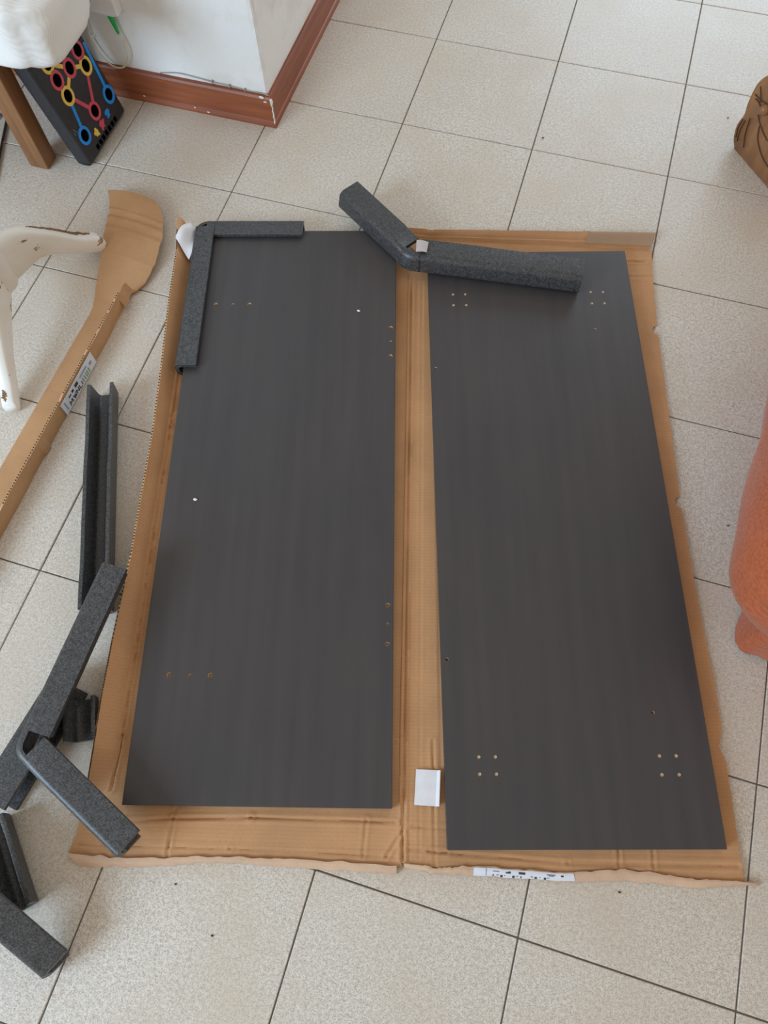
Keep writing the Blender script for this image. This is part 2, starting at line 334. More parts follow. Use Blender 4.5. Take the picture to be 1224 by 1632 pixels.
CREASES = [  # (world a, world b, height, width): scored and crumpled fold lines
    ((0.1560, -0.80), (0.464, -1.946), 0.0034, 0.0032), ((0.1600, -0.80), (0.474, -1.946), -0.0006, 0.003), ((0.1833, -0.81), (0.4893, -1.9379), 0.0009, 0.0026),
    ((0.4627, -1.7538), (0.5183, -1.9482), 0.0016, 0.003), ((0.2055, -0.80), (0.49, -1.80), 0.0008, 0.003),
    ((-0.0102, -2.0288), (0.0827, -1.9961), 0.0022, 0.0028), ((0.0827, -1.9961), (0.2066, -1.9571), 0.0026, 0.003), ((0.2066, -1.9571), (0.4369, -1.8953), 0.0024, 0.003),
    ((0.082, -1.9813), (0.097, -2.0553), 0.0020, 0.003), ((0.0, -2.01), (0.012, -2.075), 0.0018, 0.0025), ((0.39, -1.905), (0.401, -1.96), 0.0020, 0.003), ((0.452, -1.905), (0.437, -1.95), 0.0016, 0.003),
    ((-0.05, -2.076), (0.19, -2.011), -0.0018, 0.003), ((0.19, -2.011), (0.45, -1.945), -0.0018, 0.003), ((0.465, -1.895), (0.525, -1.880), 0.0018, 0.003), ((0.465, -1.93), (0.53, -1.915), 0.0018, 0.003),
    ((0.50, -1.922), (0.72, -1.874), -0.0018, 0.003), ((0.72, -1.874), (0.98, -1.80), -0.0018, 0.004), ((0.843, -1.80), (0.852, -1.843), 0.0018, 0.003), ((0.79, -1.815), (0.80, -1.86), 0.0015, 0.003),
    ((-0.3355, -0.88), (-0.2135, -1.3125), 0.0036, 0.0030), ((-0.2135, -1.3125), (-0.053, -1.8985), 0.0036, 0.0030), ((-0.053, -1.8985), (-0.034, -1.985), 0.0036, 0.0030), ((0.655, -0.615), (0.61, -0.628), 0.0022, 0.003), ((0.675, -0.655), (0.62, -0.670), 0.0012, 0.004)]
CR = [(Vector(loc2(a)), Vector(loc2(b)), h, w_) for a, b, h, w_ in CREASES]
DENTS = [(loc2((0.1855, -0.905)), 0.018), (loc2((0.283, -1.285)), 0.016), (loc2((0.372, -1.625)), 0.016), (loc2((0.405, -1.765)), 0.017)]
def relief(u, v):
    p = Vector((u, v)); z = 0.0
    for a, b, h, w_ in CR:
        d = b - a; t = max(0, min(1, (p - a).dot(d) / d.length_squared)); q = (p - a - d * t).length
        if q < 0.012: z += (-1.25 * abs(h) * math.exp(-(q / (w_ * 0.62)) ** 2) + 0.8 * abs(h) * math.exp(-((q - w_ * 1.6) / (w_ * 0.9)) ** 2)) * (0.85 + 0.5 * nz(u * 18, v * 18, h * 1000))
    for (du, dv), r in DENTS:
        q = math.hypot(u - du, v - dv)
        if q < r: z += 0.0022 * (1 - q / r) * nz(u * 160, v * 160, 5)
    return z + 0.0009 * nz(u * 6, v * 6) + 0.0004 * nz(u * 25, v * 25, 2)
def panel(name, lo_, hi_, bot, top, nu, nv, notch=None):
    grid = []
    for i in range(nu + 1):
        s = i / nu; row = []
        for j in range(nv + 1):
            t = j / nv
            v = -0.02 + t * 1.34; u = interp(lo_, v) + (interp(hi_, v) - interp(lo_, v)) * s
            v0, v1 = interp(bot, u), interp(top, u); v = v0 + (v1 - v0) * t
            ur = interp(hi_, v)
            if notch:
                for c in notch:
                    if abs(v - c) < 0.012: ur -= 0.011 * math.sqrt(1 - ((v - c) / 0.012) ** 2)
                ur += 0.0012 * nz(v * 40, 3)
            ul = interp(lo_, v) + (0.0012 * nz(v * 60, 8) if not notch else 0)
            u = ul + (ur - ul) * s
            x, y = wor2(u, v); e = min(s, 1 - s, t, 1 - t)
            row.append((x, y, 0.0052 + relief(u, v)))
        grid.append(row)
    return sheet(name, grid, 0.0022, [CARD, CARDEDGE], box, 1, smooth_ang=75)
panel('left_panel', LEFT, SPINE, BOTL, TOPL, 190, 420)
panel('right_panel', SPINE, RIGHT, BOTR, TOPR, 200, 420, NOTCH)
# left side wall, leaning outwards, with a corrugated cut edge
CUT = [(-0.386, -0.845, 0.040), (-0.3663, -0.8944, 0.038), (-0.3248, -1.0375, 0.038), (-0.2755, -1.19, 0.038), (-0.231, -1.335, 0.037), (-0.195, -1.47, 0.037), (-0.162, -1.5928, 0.037), (-0.1252, -1.754, 0.037), (-0.1015, -1.85, 0.036), (-0.0786, -1.9282, 0.036), (-0.0675, -1.990, 0.022)]
BASE = [(-0.352, -0.845, 0.004), (-0.3425, -0.88, 0.004), (-0.2995, -1.03, 0.004), (-0.256, -1.185, 0.004), (-0.2175, -1.325, 0.004), (-0.1795, -1.46, 0.004), (-0.1435, -1.60, 0.004), (-0.1005, -1.755, 0.004), (-0.0715, -1.85, 0.0045), (-0.0470, -1.925, 0.0050), (-0.0390, -1.985, 0.0062)]
def P3(L, t):
    x = t * (len(L) - 1); i = min(int(x), len(L) - 2); return Vector(L[i]).lerp(Vector(L[i + 1]), x - i)
grid = []; nL = 170
for k in range(nL + 1):
    t = k / nL; b = P3(BASE, t) + Vector((0.0012, 0.0003, -0.0002)); c = P3(CUT, t); row = []
    for s in range(9):
        q = s / 8; p = b.lerp(c, q); p += Vector((0, 0, 1)) * (-0.006 * math.sin(q * math.pi) * 0.6)
        f = t * 1.12
        for fc_ in (0.175, 0.60):
            if abs(t - fc_) < 0.008: p.z -= 0.002 * (1 - abs(t - fc_) / 0.008) * q
        if s == 8: p += Vector((0, 0, 0.0012 * nz(t * 60, 1)))
        row.append(p)
    grid.append(row)
sw = sheet('side_wall', grid, Vector((-0.0036, -0.0010, -0.0012)), [CARD, CARDEDGE], box, 1, smooth_ang=50)
# flute gaps along the cut edge of the side wall
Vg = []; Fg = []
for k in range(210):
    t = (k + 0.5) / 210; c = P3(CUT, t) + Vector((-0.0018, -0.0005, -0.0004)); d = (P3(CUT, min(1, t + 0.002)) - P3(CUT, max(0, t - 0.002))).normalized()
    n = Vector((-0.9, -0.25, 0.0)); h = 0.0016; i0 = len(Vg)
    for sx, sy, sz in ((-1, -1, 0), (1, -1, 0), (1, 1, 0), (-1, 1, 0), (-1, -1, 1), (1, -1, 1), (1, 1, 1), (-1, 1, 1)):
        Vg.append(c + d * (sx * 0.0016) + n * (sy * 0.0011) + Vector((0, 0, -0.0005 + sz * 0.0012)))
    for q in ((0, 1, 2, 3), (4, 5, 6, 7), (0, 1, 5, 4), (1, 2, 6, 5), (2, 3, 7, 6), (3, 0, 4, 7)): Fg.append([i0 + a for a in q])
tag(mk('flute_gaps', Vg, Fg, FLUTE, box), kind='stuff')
# curled corner scrap at the far end of the side wall
grid = []
for k in range(9):
    t = k / 8; row = []
    for s in range(7):
        q = s / 6; row.append((-0.388 + 0.030 * q - 0.014 * t, -0.850 + 0.010 * q + 0.040 * t - 0.02 * q * t, 0.030 + 0.012 * t + 0.010 * math.sin(q * math.pi) - 0.022 * q))
    grid.append(row)
sheet('torn_corner', grid, 0.003, [CARD, CARDEDGE], box, 1)
# upper flap of the right half: scored strip rising outwards
TOPEDGE = [(0.113, -0.675), (0.169, -0.6649), (0.3933, -0.6053), (0.6623, -0.537)]
grid = []
for k in range(91):
    t = k / 90; x = 0.113 + (0.6580 - 0.113) * t; u = 0
    a = Vector((0.113, -0.700)).lerp(Vector((0.6575, -0.5805)), t); b = P3([(*p, 0) for p in TOPEDGE], t); b = Vector((b.x, b.y)); 
    xx = 0.113 + (0.6623 - 0.113) * t; b = Vector((xx, interp(TOPEDGE, xx)))
    row = []
    for s in range(13):
        q = s / 12; p = a.lerp(b, q)
        z = 0.0045 + 0.012 * q + 0.0022 * math.exp(-((q - 0.30) / 0.07) ** 2) - 0.002 * math.exp(-((q - 0.52) / 0.06) ** 2) + 0.001 * nz(t * 14, q * 3)
        if abs(t - 0.09) < 0.02: z -= 0.002 * q
        if abs(t - 0.72) < 0.015: z += 0.0022 * q
        row.append((p.x, p.y, z))
    grid.append(row)
sheet('top_flap', grid, 0.0034, [CARD, CARDEDGE], box, 1)
grid = []
for k in range(13):
    t = 0.73 + 0.268 * k / 12; a = Vector((0.113, -0.700)).lerp(Vector((0.6575, -0.5805)), t); xx = 0.113 + (0.6623 - 0.113) * t; b = Vector((xx, interp(TOPEDGE, xx))); row = []
    for s in range(8):
        q = 0.22 + 0.77 * s / 7; p = a.lerp(b, q); row.append((p.x, p.y, 0.0072 + 0.012 * q + 0.001 * nz(t * 14, q * 3)))
    grid.append(row)
sheet('packing_tape', grid, 0.0002, TAPE, box)
# front lips: outer liner bent down to the tiles
def lip(name, crest, foot, nseg, zc, seed):
    grid = []
    for k in range(nseg + 1):
        t = k / nseg; a = P3([(*p, 0) for p in crest], t); b = P3([(*p, 0) for p in foot], t); row = []
        ac = Vector((a.x, a.y, zc + 0.003 * nz(t * 9, seed) + 0.0015 * nz(t * 40, seed + 3)))
        bc = Vector((b.x, b.y, 0.0026 + 0.0006 * nz(t * 20, seed + 5)))
        w_ = 0.0030 * nz(t * 24, seed + 7) + 0.0016 * nz(t * 70, seed + 9); dirv = Vector((-G.x, -G.y, 0))
        for s in range(6):
            q = s / 5; p = ac.lerp(bc, q); p.z += 0.0035 * math.sin(q * math.pi) ; p += dirv * (w_ * (1 if s in (0, 5) else 0.3)); row.append(p)
        grid.append(row)
    return grid, sheet(name, grid, 0.0018, [CARDOUT, CARDEDGE], box, 1)
cL = [(-0.0605, -2.0925), (0.0323, -2.0722), (0.1782, -2.0258), (0.3067, -1.9920), (0.457, -1.9565)]; fL = [(-0.0320, -2.1050), (0.0945 - 0.04, -2.0800), (0.1842, -2.0335), (0.3294, -2.0005), (0.4605, -1.9690)]
lip('front_lip', cL, fL, 70, 0.0105, 1.0)
cR = [(0.4665, -1.9500), (0.5235, -1.9400), (0.5807, -1.9200), (0.7172, -1.8886), (0.8123, -1.8555), (0.9097, -1.8404), (0.9950, -1.8190)]; fR = [(0.4700, -1.9560), (0.5208, -1.9500), (0.5841, -1.9345), (0.7229, -1.9010), (0.8256, -1.8700), (0.9165, -1.8530), (1.0180, -1.8180)]
gR, lipR = lip('front_lip', cR, fR, 90, 0.0095, 4.0)
def lip_pt(t, q, lift=0.0004):
    x = t * 90; i = min(int(x), 89); a = [Vector(p) for p in gR[i]]; b = [Vector(p) for p in gR[i + 1]]; y = q * 5; j = min(int(y), 4)
    p0 = a[j].lerp(a[j + 1], y - j); p1 = b[j].lerp(b[j + 1], y - j); return p0.lerp(p1, x - i) + Vector((0, 0, lift))
# shipping label on the right lip
T0, T1 = 0.318, 0.520
st = sheet('sticker', [[lip_pt(T0 + (T1 - T0) * k / 20, 0.12 + 0.83 * s / 5, 0.0009) for s in range(6)] for k in range(21)], 0.0003, STICK, box)
st['label'] = 'torn white shipping sticker with dark print'
def lip_mark(t0, t1, q0, q1, mat=INK):
    n = 3; g = [[lip_pt(T0 + (T1 - T0) * (t0 + (t1 - t0) * k / n), 0.12 + 0.83 * (q0 + (q1 - q0) * s / n), 0.0013) for s in range(n + 1)] for k in range(n + 1)]
    V = [p for r in g for p in r]; F = [[i * 4 + j, (i + 1) * 4 + j, (i + 1) * 4 + j + 1, i * 4 + j + 1] for i in range(3) for j in range(3)]
    o = mk('print', V, F, mat); wv_ = Vector(o.location) - wloc(st); o.parent = st; o.location = wv_
for a in ((0.19, 0.0, 0.194, 1.0),): lip_mark(0.155, 0.163, 0.05, 0.95, INKB)
lip_mark(0.22, 0.28, 0.30, 0.36, INK); lip_mark(0.34, 0.37, 0.30, 0.48); lip_mark(0.365, 0.385, 0.22, 0.48); lip_mark(0.46, 0.52, 0.22, 0.50); lip_mark(0.72, 0.80, 0.28, 0.36); lip_mark(0.735, 0.785, 0.42, 0.50); lip_mark(0.85, 0.875, 0.30, 0.52)
for i, t0 in enumerate((0.22, 0.255, 0.29, 0.325, 0.40, 0.435, 0.475, 0.57, 0.605, 0.65, 0.69, 0.72)):
    lip_mark(t0, t0 + (0.022 if i % 3 else 0.010), 0.72, 0.80 if i % 2 else 0.98)

# ------------------------------------------------------------------ charcoal boards with drilled holes
BW, BH, BT = 0.4437, 1.219, 0.018
def make_board(name, bl, ang, tilt, z0, holes, label):
    V, F = box_data(0, BW, 0, BH, 0, BT, 0.0007, 1)
    me = bpy.data.meshes.new(name); me.from_pydata(V, [], F)
    o = bpy.data.objects.new(name, me); COL.objects.link(o); me.materials.append(BOARD); me.materials.append(RAW)
    bm = bmesh.new()
    for (u, v, r, d) in holes:
        res = bmesh.ops.create_cone(bm, cap_ends=True, segments=14, radius1=r, radius2=r, depth=d + 0.01)
        bmesh.ops.translate(bm, vec=(u, v, BT - d + (d + 0.01) / 2), verts=res['verts'])
    cm = bpy.data.meshes.new('cut'); bm.to_mesh(cm); bm.free(); cm.materials.append(BOARD); cm.materials.append(RAW)
    for p in cm.polygons: p.material_index = 1
    co = bpy.data.objects.new('cut', cm); COL.objects.link(co)
    md = o.modifiers.new('b', 'BOOLEAN'); md.object = co; md.operation = 'DIFFERENCE'; md.solver = 'EXACT'
    bpy.context.view_layer.update(); dg = bpy.context.evaluated_depsgraph_get()
    nm = bpy.data.meshes.new_from_object(o.evaluated_get(dg)); o.modifiers.clear(); o.data = nm
    bpy.data.objects.remove(co, do_unlink=True); bpy.data.meshes.remove(cm); bpy.data.meshes.remove(me); nm.name = name
    o.location = (bl[0], bl[1], z0); o.rotation_euler = (tilt, 0, math.radians(ang)); o.rotation_mode = 'XYZ'
    tag(o, label, 'board', 'charcoal furniture boards'); return o
LH = [(0.0515, 1.0117, .0044, .0105), (0.0885, 1.0117, .0028, .007), (0.1245, 1.0117, .0044, .0105), (0.4330, 0.9504, .0044, .0105), (0.4330, 0.9148, .0028, .007), (0.4330, 0.8782, .0044, .0105),
      (0.4330, 0.3403, .0044, .0105), (0.4330, 0.3055, .0028, .007), (0.4330, 0.2693, .0044, .0105), (0.0515, 0.2118, .0044, .0105), (0.0885, 0.2118, .0028, .007), (0.1240, 0.2118, .0044, .0105)]
board_l = make_board('furniture_board', (-0.0006, -1.9992), 15.9, math.radians(0.30), 0.0068, LH, 'charcoal board with a square-bent black foam guard fitted on its corner')
RH = [(a, b, .0028, .0016) for a, b in ((0.0532, 1.102), (0.0800, 1.102), (0.0532, 1.073), (0.0806, 1.073), (0.3537, 1.104), (0.3808, 1.104), (0.3533, 1.0734), (0.3803, 1.0734), (0.0574, 0.1408), (0.0850, 0.1408), (0.0574, 0.1137), (0.0852, 0.1137), (0.3575, 0.141), (0.3853, 0.141), (0.3572, 0.1116), (0.3856, 0.1116))]
RH += [(0.352, 1.0057, .0028, .012), (0.0095, 0.9118, .0026, .012), (0.0103, 0.3041, .0028, .012), (0.3571, 0.2111, .0028, .012)]
board_r = make_board('furniture_board', (0.5281, -1.9112), 16.8, 0.0, 0.0070, RH, 'charcoal board drilled with groups of four screw holes, beside the torn edge of the box')
def bpt(o, u, v, z=BT): return o.matrix_basis @ Vector((u, v, z))
# white crumbs lying on the left board
for (u, v, r, lab) in ((0.3639, 0.9934, .0034, 'tiny white foam crumb on the charcoal board near the bent foam guard'), (0.0598, 0.5469, .0036, 'tiny white foam crumb on the charcoal board near its middle')):
    bm = bmesh.new(); bmesh.ops.create_icosphere(bm, subdivisions=2, radius=1); bm.verts.index_update(); p = bpt(board_l, u, v)
    VV = [p + Vector((q.co.x * r * (1.1 + 0.5 * nz(q.co.x * 2, u * 9)), q.co.y * r * 0.75 * (1 + .5 * nz(q.co.y * 2, v)), (q.co.z + 0.9) * r * 0.5)) for q in bm.verts]
    FF = [[q.index for q in f.verts] for f in bm.faces]; bm.free(); tag(mk('foam_crumb', VV, FF, WHITEP), lab, 'crumb')

# ------------------------------------------------------------------ foam edge guards
def u_section(H, F_, t, flare=0.0, low=None):
    FL = low or F_
    r = min(0.011, H * 0.28); L = [(FL, -flare), (r, 0)]
    for k in range(1, 5): a = k / 5 * math.pi / 2; L.append((r - r * math.sin(a), r - r * math.cos(a)))
    L += [(0, r), (0, H - r)]
    for k in range(1, 5): a = k / 5 * math.pi / 2; L.append((r - r * math.cos(a), H - r + r * math.sin(a)))
    L += [(r, H), (F_, H + flare), (F_ + 0.0008, H - t * 0.5 + flare), (F_, H - t + flare), (t + 0.004, H - t), (t, H - t - 0.004), (t, t + 0.004), (t + 0.004, t), (FL, t - flare), (FL + 0.0008, t * 0.5 - flare)]
    return L
def web_section(H, t):
    r = min(0.011, H * 0.28); L = [(r + 0.003, 0), (r, 0)]
    for k in range(1, 5): a = k / 5 * math.pi / 2; L.append((r - r * math.sin(a), r - r * math.cos(a)))
    L += [(0, r), (0, H - r)]
    for k in range(1, 5): a = k / 5 * math.pi / 2; L.append((r - r * math.cos(a), H - r + r * math.sin(a)))
    L += [(r, H), (r + 0.003, H), (t + 0.002, H - t), (t, H - t - 0.004), (t, t + 0.004), (t + 0.002, t)]
    return L
def loft_data(secs, V, F):
    b = len(V); n = len(secs[0])
    for s in secs: V.extend(s)
    for i in range(len(secs) - 1):
        for k in range(n): F.append([b + i * n + k, b + i * n + (k + 1) % n, b + (i + 1) * n + (k + 1) % n, b + (i + 1) * n + k])
    F.append([b + k for k in range(n)]); F.append([b + (len(secs) - 1) * n + k for k in range(n)])
def foam_bent(P0, PB, P1, H, F_, t, R, g0, g1, z0, label, zfun=None, dz0=0.0, dz1=0.0, seed=0, tiltn=0.0, xf=None, low=None):
    P0, PB, P1 = Vector(P0), Vector(PB), Vector(P1); d0 = (PB - P0).normalized(); d1 = (P1 - PB).normalized()
    th = math.acos(max(-1, min(1, d0.dot(d1)))); a = R * math.tan(th / 2); n0 = Vector((-d0.y, d0.x)); n1 = Vector((-d1.y, d1.x))
    US = u_section(H, F_, t, 0.0, low); WS = web_section(H, t); V = []; F = []
    def place(p, n, sec, dz):
        out = []
        for (q, z) in sec:
            w_ = p + n * (q + tiltn * z); zz = z0 + z + (dz if z > H * 0.5 else 0) + 0.0012 * nz(p.x * 9 + seed, p.y * 9, q * 20) * (q / F_)
            v = Vector((w_.x, w_.y, zz))
            if zfun: v.z += zfun(w_.x, w_.y)
            out.append(xf(v) if xf else v)
        return out
    l0 = (PB - P0).length; l1 = (P1 - PB).length
    e0 = l0 - g0; e1 = g1
    k0 = max(4, int(e0 / 0.015)); k1 = max(4, int((l1 - e1) / 0.015))
    loft_data([place(P0 + d0 * (e0 * k / k0), n0, US, dz0) for k in range(k0 + 1)], V, F)
    secs = []; s0 = min(e0, l0 - a)
    m0 = [s0 - 0.004 + (l0 - a - s0 + 0.004) * k / 3 for k in range(4)]
    for s in m0: secs.append(place(P0 + d0 * s, n0, WS, 0))
    c = P0 + d0 * (l0 - a) + n0 * R
    for k in range(1, 10):
        ph = th * k / 10; nn = Vector((n0.x * math.cos(ph) - n0.y * math.sin(ph), n0.x * math.sin(ph) + n0.y * math.cos(ph))); secs.append(place(c - nn * R, nn, WS, 0))
    s1 = max(e1, a)
    for k in range(4): secs.append(place(PB + d1 * (a + (s1 + 0.004 - a) * k / 3), n1, WS, 0))
    loft_data(secs, V, F)
    loft_data([place(PB + d1 * (e1 + (l1 - e1) * k / k1), n1, US, dz1) for k in range(k1 + 1)], V, F)
    o = mk('foam_edge_guard', V, F, FOAM); auto_smooth(o, 50); return tag(o, label, 'foam guard', 'black foam edge guards')
def foam_straight(P0, P1, H, F_, t, up, z0, label, flare=0.003, zf=None, seed=0, xf=None, low=None):
    """up=True: web on the ground, flanges standing; up=False: lying with its flange upwards."""
    P0, P1 = Vector(P0), Vector(P1); d = (P1 - P0); L = d.length; d.normalize(); n = Vector((-d.y, d.x)); S = u_section(H, F_, t, flare, low); V = []; F = []; k = max(4, int(L / 0.02)); secs = []
    for i in range(k + 1):
        p = P0 + d * (L * i / k); row = []; wob = 0.0015 * nz(i * 0.25, seed)
        for (q, z) in S:
            if up: w_ = p + n * (z - H / 2 + wob * q / F_); v = Vector((w_.x, w_.y, z0 + q))
            else: w_ = p + n * q; v = Vector((w_.x, w_.y, z0 + z))
            if zf: v.z += zf(i / k)
            row.append(xf(v) if xf else v)
        secs.append(row)
    loft_data(secs, V, F); o = mk('foam_edge_guard', V, F, FOAM); auto_smooth(o, 50); return tag(o, label, 'foam guard', 'black foam edge guards')

ca, sa = math.cos(math.radians(15.9)), math.sin(math.radians(15.9))
def lb(u, v): return (-0.0006 + u * ca - v * sa, -1.9992 + u * sa + v * ca)
# L guard pushed over the far corner of the left board
foam_bent(lb(0.231, 1.2435), lb(-0.0165, 1.2435), lb(-0.0165, 0.845), 0.0345, 0.046, 0.0075, 0.030, 0.028, 0.0215, 0.0068,
          'black foam guard bent square over the far corner of the charcoal board', dz1=0.0022, dz0=0.0008, seed=1)
# guard bent open, lying across both boards
foam_bent((-0.0560, -0.6790), (0.1420, -0.8130), (0.5225, -0.7690), 0.0440, 0.051, 0.009, 0.055, 0.024, 0.030, 0.0272,
          'black foam guard bent open, lying across the far ends of both charcoal boards', zfun=lambda x, y: (0.0035 if x < 0.12 else 0.0), seed=5, tiltn=0.20)
# pile on the left
foam_straight((-0.3715, -1.2775), (-0.180, -1.712), 0.046, 0.050, 0.0070, True, 0.0, 'straight black foam channel lying open side up on the tiles beside the box', flare=0.0035, seed=2)
foam_bent((-0.1810, -1.6380), (-0.1810, -1.972), (0.0370, -2.0670), 0.040, 0.050, 0.008, 0.030, 0.038, 0.024, 0.0555,
          'black foam guard on top of the pile, one arm resting on the box corner', zfun=lambda x, y: -0.13 * max(0, x + 0.125), seed=9, low=0.038)
foam_straight((-0.202, -1.842), (-0.232, -2.050), 0.047, 0.060, 0.008, False, 0.0005, 'black foam guard lying on the tiles underneath the top bent guard', flare=0.0, seed=11)
foam_straight((-0.192, -2.080), (-0.087, -2.182), 0.040, 0.040, 0.008, True, 0.0, 'dark foam channel on the tiles sticking out below the pile', flare=0.003, seed=13)
foam_straight((-0.215, -2.1585), (-0.0090, -2.2540), 0.040, 0.050, 0.0085, False, 0.004, 'black foam guard lying lowest in the picture, tilted over another channel', flare=0.0, zf=lambda t: 0.098 * (1 - t), seed=15, low=0.036)
foam_straight((-0.1400, -1.862), (-0.109, -1.924), 0.046, 0.036, 0.007, True, 0.0, 'short black foam channel tucked against the leaning wall of the box', flare=0.004, seed=17)

# ------------------------------------------------------------------ small white pieces
def patch(name, pts, th, mat, nu=6, nv=6, lift=None):
    a, b, c, d = [Vector(p) for p in pts]; g = []
    for i in range(nu + 1):
        s = i / nu; g.append([a.lerp(b, s).lerp(d.lerp(c, s), j / nv) + (Vector((0, 0, lift(s, j / nv))) if lift else Vector((0, 0, 0))) for j in range(nv + 1)])
    return sheet(name, g, th, mat)
cl = empty('folded_plastic_piece', (0.472, -1.828, 0.006), 'small white folded plastic strip lying on the cardboard between the two boards', 'plastic strip')
Vc = [Vector(p) for p in ((0.4475, -1.8071, 0), (0.4820, -1.7985, 0), (0.4945, -1.8535, 0), (0.4595, -1.8617, 0))]
g = [[Vc[0].lerp(Vc[1], i / 6).lerp(Vc[3].lerp(Vc[2], i / 6), j / 6) + Vector((0, 0, 0.0085 + 0.0016 * math.sin(i / 6 * math.pi) + 0.0008 * nz(i, j))) for j in range(7)] for i in range(7)]
sheet('plate', g, 0.0012, WHITEM, cl)
g = [[Vc[1].lerp(Vc[2], j / 6) + Vector((0.0008 + 0.0042 * i / 3, 0.0012 * i / 3, 0.0082 + 0.009 * i / 3)) for j in range(7)] for i in range(4)]
sheet('folded_lip', g, Vector((-0.0012, -0.0003, 0)), WHITEM, cl)
o = patch('plastic_film_tab', ((0.1545, -0.7611, 0.0772), (0.1813, -0.7609, 0.0772), (0.1848, -0.789, 0.0772), (0.1621, -0.7936, 0.0772)), 0.0008, TABM, 6, 6, lambda s, t: 0.002 * math.sin(s * 3))
tag(o, 'milky plastic tab standing in the notch of the bent foam guard', 'plastic tab')
o = patch('white_foam_sheet', ((-0.3780, -0.8740, 0.046), (-0.3660, -0.8200, 0.040), (-0.335, -0.845, 0.022), (-0.335, -0.910, 0.024)), 0.0015, WHITEM, 10, 10, lambda s, t: 0.012 * math.sin(s * 3.1) * (1 - t * 0.5) + 0.004 * math.sin(t * 7))
tag(o, 'crumpled white foam sheet poking out beside the square foam guard', 'foam sheet')

# ------------------------------------------------------------------ folded cardboard strip with a rounded end
cs = empty('cardboard_strip', (-0.47, -1.25, 0.0), 'long torn cardboard strip with a rounded end, beside the white table base', 'cardboard')
LE = [(-1.95, -0.507), (-1.492, -0.509), (-1.363, -0.507), (-1.10, -0.502), (-1.077, -0.504), (-1.003, -0.526), (-0.93, -0.546), (-0.858, -0.567), (-0.82, -0.576), (-0.799, -0.586), (-0.763, -0.607)]
RE = [(-1.95, -0.438), (-1.1, -0.436), (-1.020, -0.436), (-1.010, -0.426), (-0.985, -0.4140), (-0.934, -0.411), (-0.861, -0.423), (-0.804, -0.446), (-0.778, -0.468), (-0.763, -0.484)]
grid = []
for k in range(300):
    y = -1.95 + (1.95 - 0.763) * k / 299; a, b = interp(LE, y), interp(RE, y); row = []
    if y > -1.09: b += 0.001 * nz(y * 70, 1); a += 0.001 * nz(y * 50, 4)
    for s in range(17):
        q = s / 16; x = a + (b - a) * q; z = 0.0042
        if y > -1.05:
            e = (y + 1.05); z += 0.018 * min(1, e / 0.16) + 0.006 * math.sin(q * math.pi) * min(1, e / 0.1)
        for yc, h in ((-1.095, -0.003), (-1.052, -0.0022), (-1.30, -0.0018), (-1.46, -0.0015), (-0.822, 0.003), (-0.834, -0.003), (-0.846, 0.003), (-0.862, -0.002), (-0.875, 0.002), (-0.94, 0.0016)):
            yy = y + 0.012 * (q - 0.5)
            if abs(yy - yc) < 0.012: z += h * math.exp(-((yy - yc) / 0.0035) ** 2) * (1 if yc > -1.0 or q < 0.75 else 0.3)
        row.append((x, y + (0.014 * (1 - abs(2 * q - 1) ** 2) * 0.3 if k == 299 else 0), max(0.0038, z)))
    grid.append(row)
sheet('flat_panel', grid, 0.0034, [CARD0, CARDEDGE], cs, 1, smooth_ang=50)
def sh(y): return 0.0435 + 0.003 * nz(y * 14, 2) + 0.0014 * nz(y * 70, 6)
grid = []
for k in range(261):
    y = -1.95 + (1.95 - 1.022) * k / 260; h = sh(y) * (1 if y < -1.05 else max(0.35, 1 - (y + 1.05) / 0.045)); row = []
    for s in range(7):
        q = s / 6; row.append((-0.4365 + 0.002 * math.sin(q * 3) + 0.0015 * nz(y * 10, q) + (0.004 * (1 - q) if abs(y + 1.43) < 0.01 else 0), y, 0.0006 + (h - 0.0006) * q))
    grid.append(row)
uw = sheet('upright_wall', grid, Vector((-0.0036, 0, 0)), [CARD0, CARDEDGE], cs, 1, smooth_ang=50)
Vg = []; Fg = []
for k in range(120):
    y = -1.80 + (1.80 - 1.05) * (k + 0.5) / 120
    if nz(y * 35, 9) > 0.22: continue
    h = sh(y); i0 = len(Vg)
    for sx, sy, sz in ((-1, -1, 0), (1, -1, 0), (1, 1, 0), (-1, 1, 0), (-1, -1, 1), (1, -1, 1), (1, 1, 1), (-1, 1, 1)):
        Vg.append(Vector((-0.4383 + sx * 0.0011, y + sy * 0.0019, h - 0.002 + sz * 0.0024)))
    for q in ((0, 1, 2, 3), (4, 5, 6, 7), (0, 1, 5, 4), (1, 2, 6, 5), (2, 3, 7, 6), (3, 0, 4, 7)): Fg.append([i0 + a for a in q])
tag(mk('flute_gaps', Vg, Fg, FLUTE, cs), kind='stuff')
# torn tip where the wall was ripped off
g = [[(-0.4385 + 0.010 * s / 4 + 0.002 * math.sin(k), -1.062 + 0.045 * k / 6, 0.044 - 0.006 * k / 6 - (0.030 * s / 4) * (1 - 0.3 * k / 6) + 0.002 * nz(k, s)) for s in range(5)] for k in range(7)]
sheet('torn_tip', g, 0.0022, [CARD0, CARDEDGE], cs, 1)
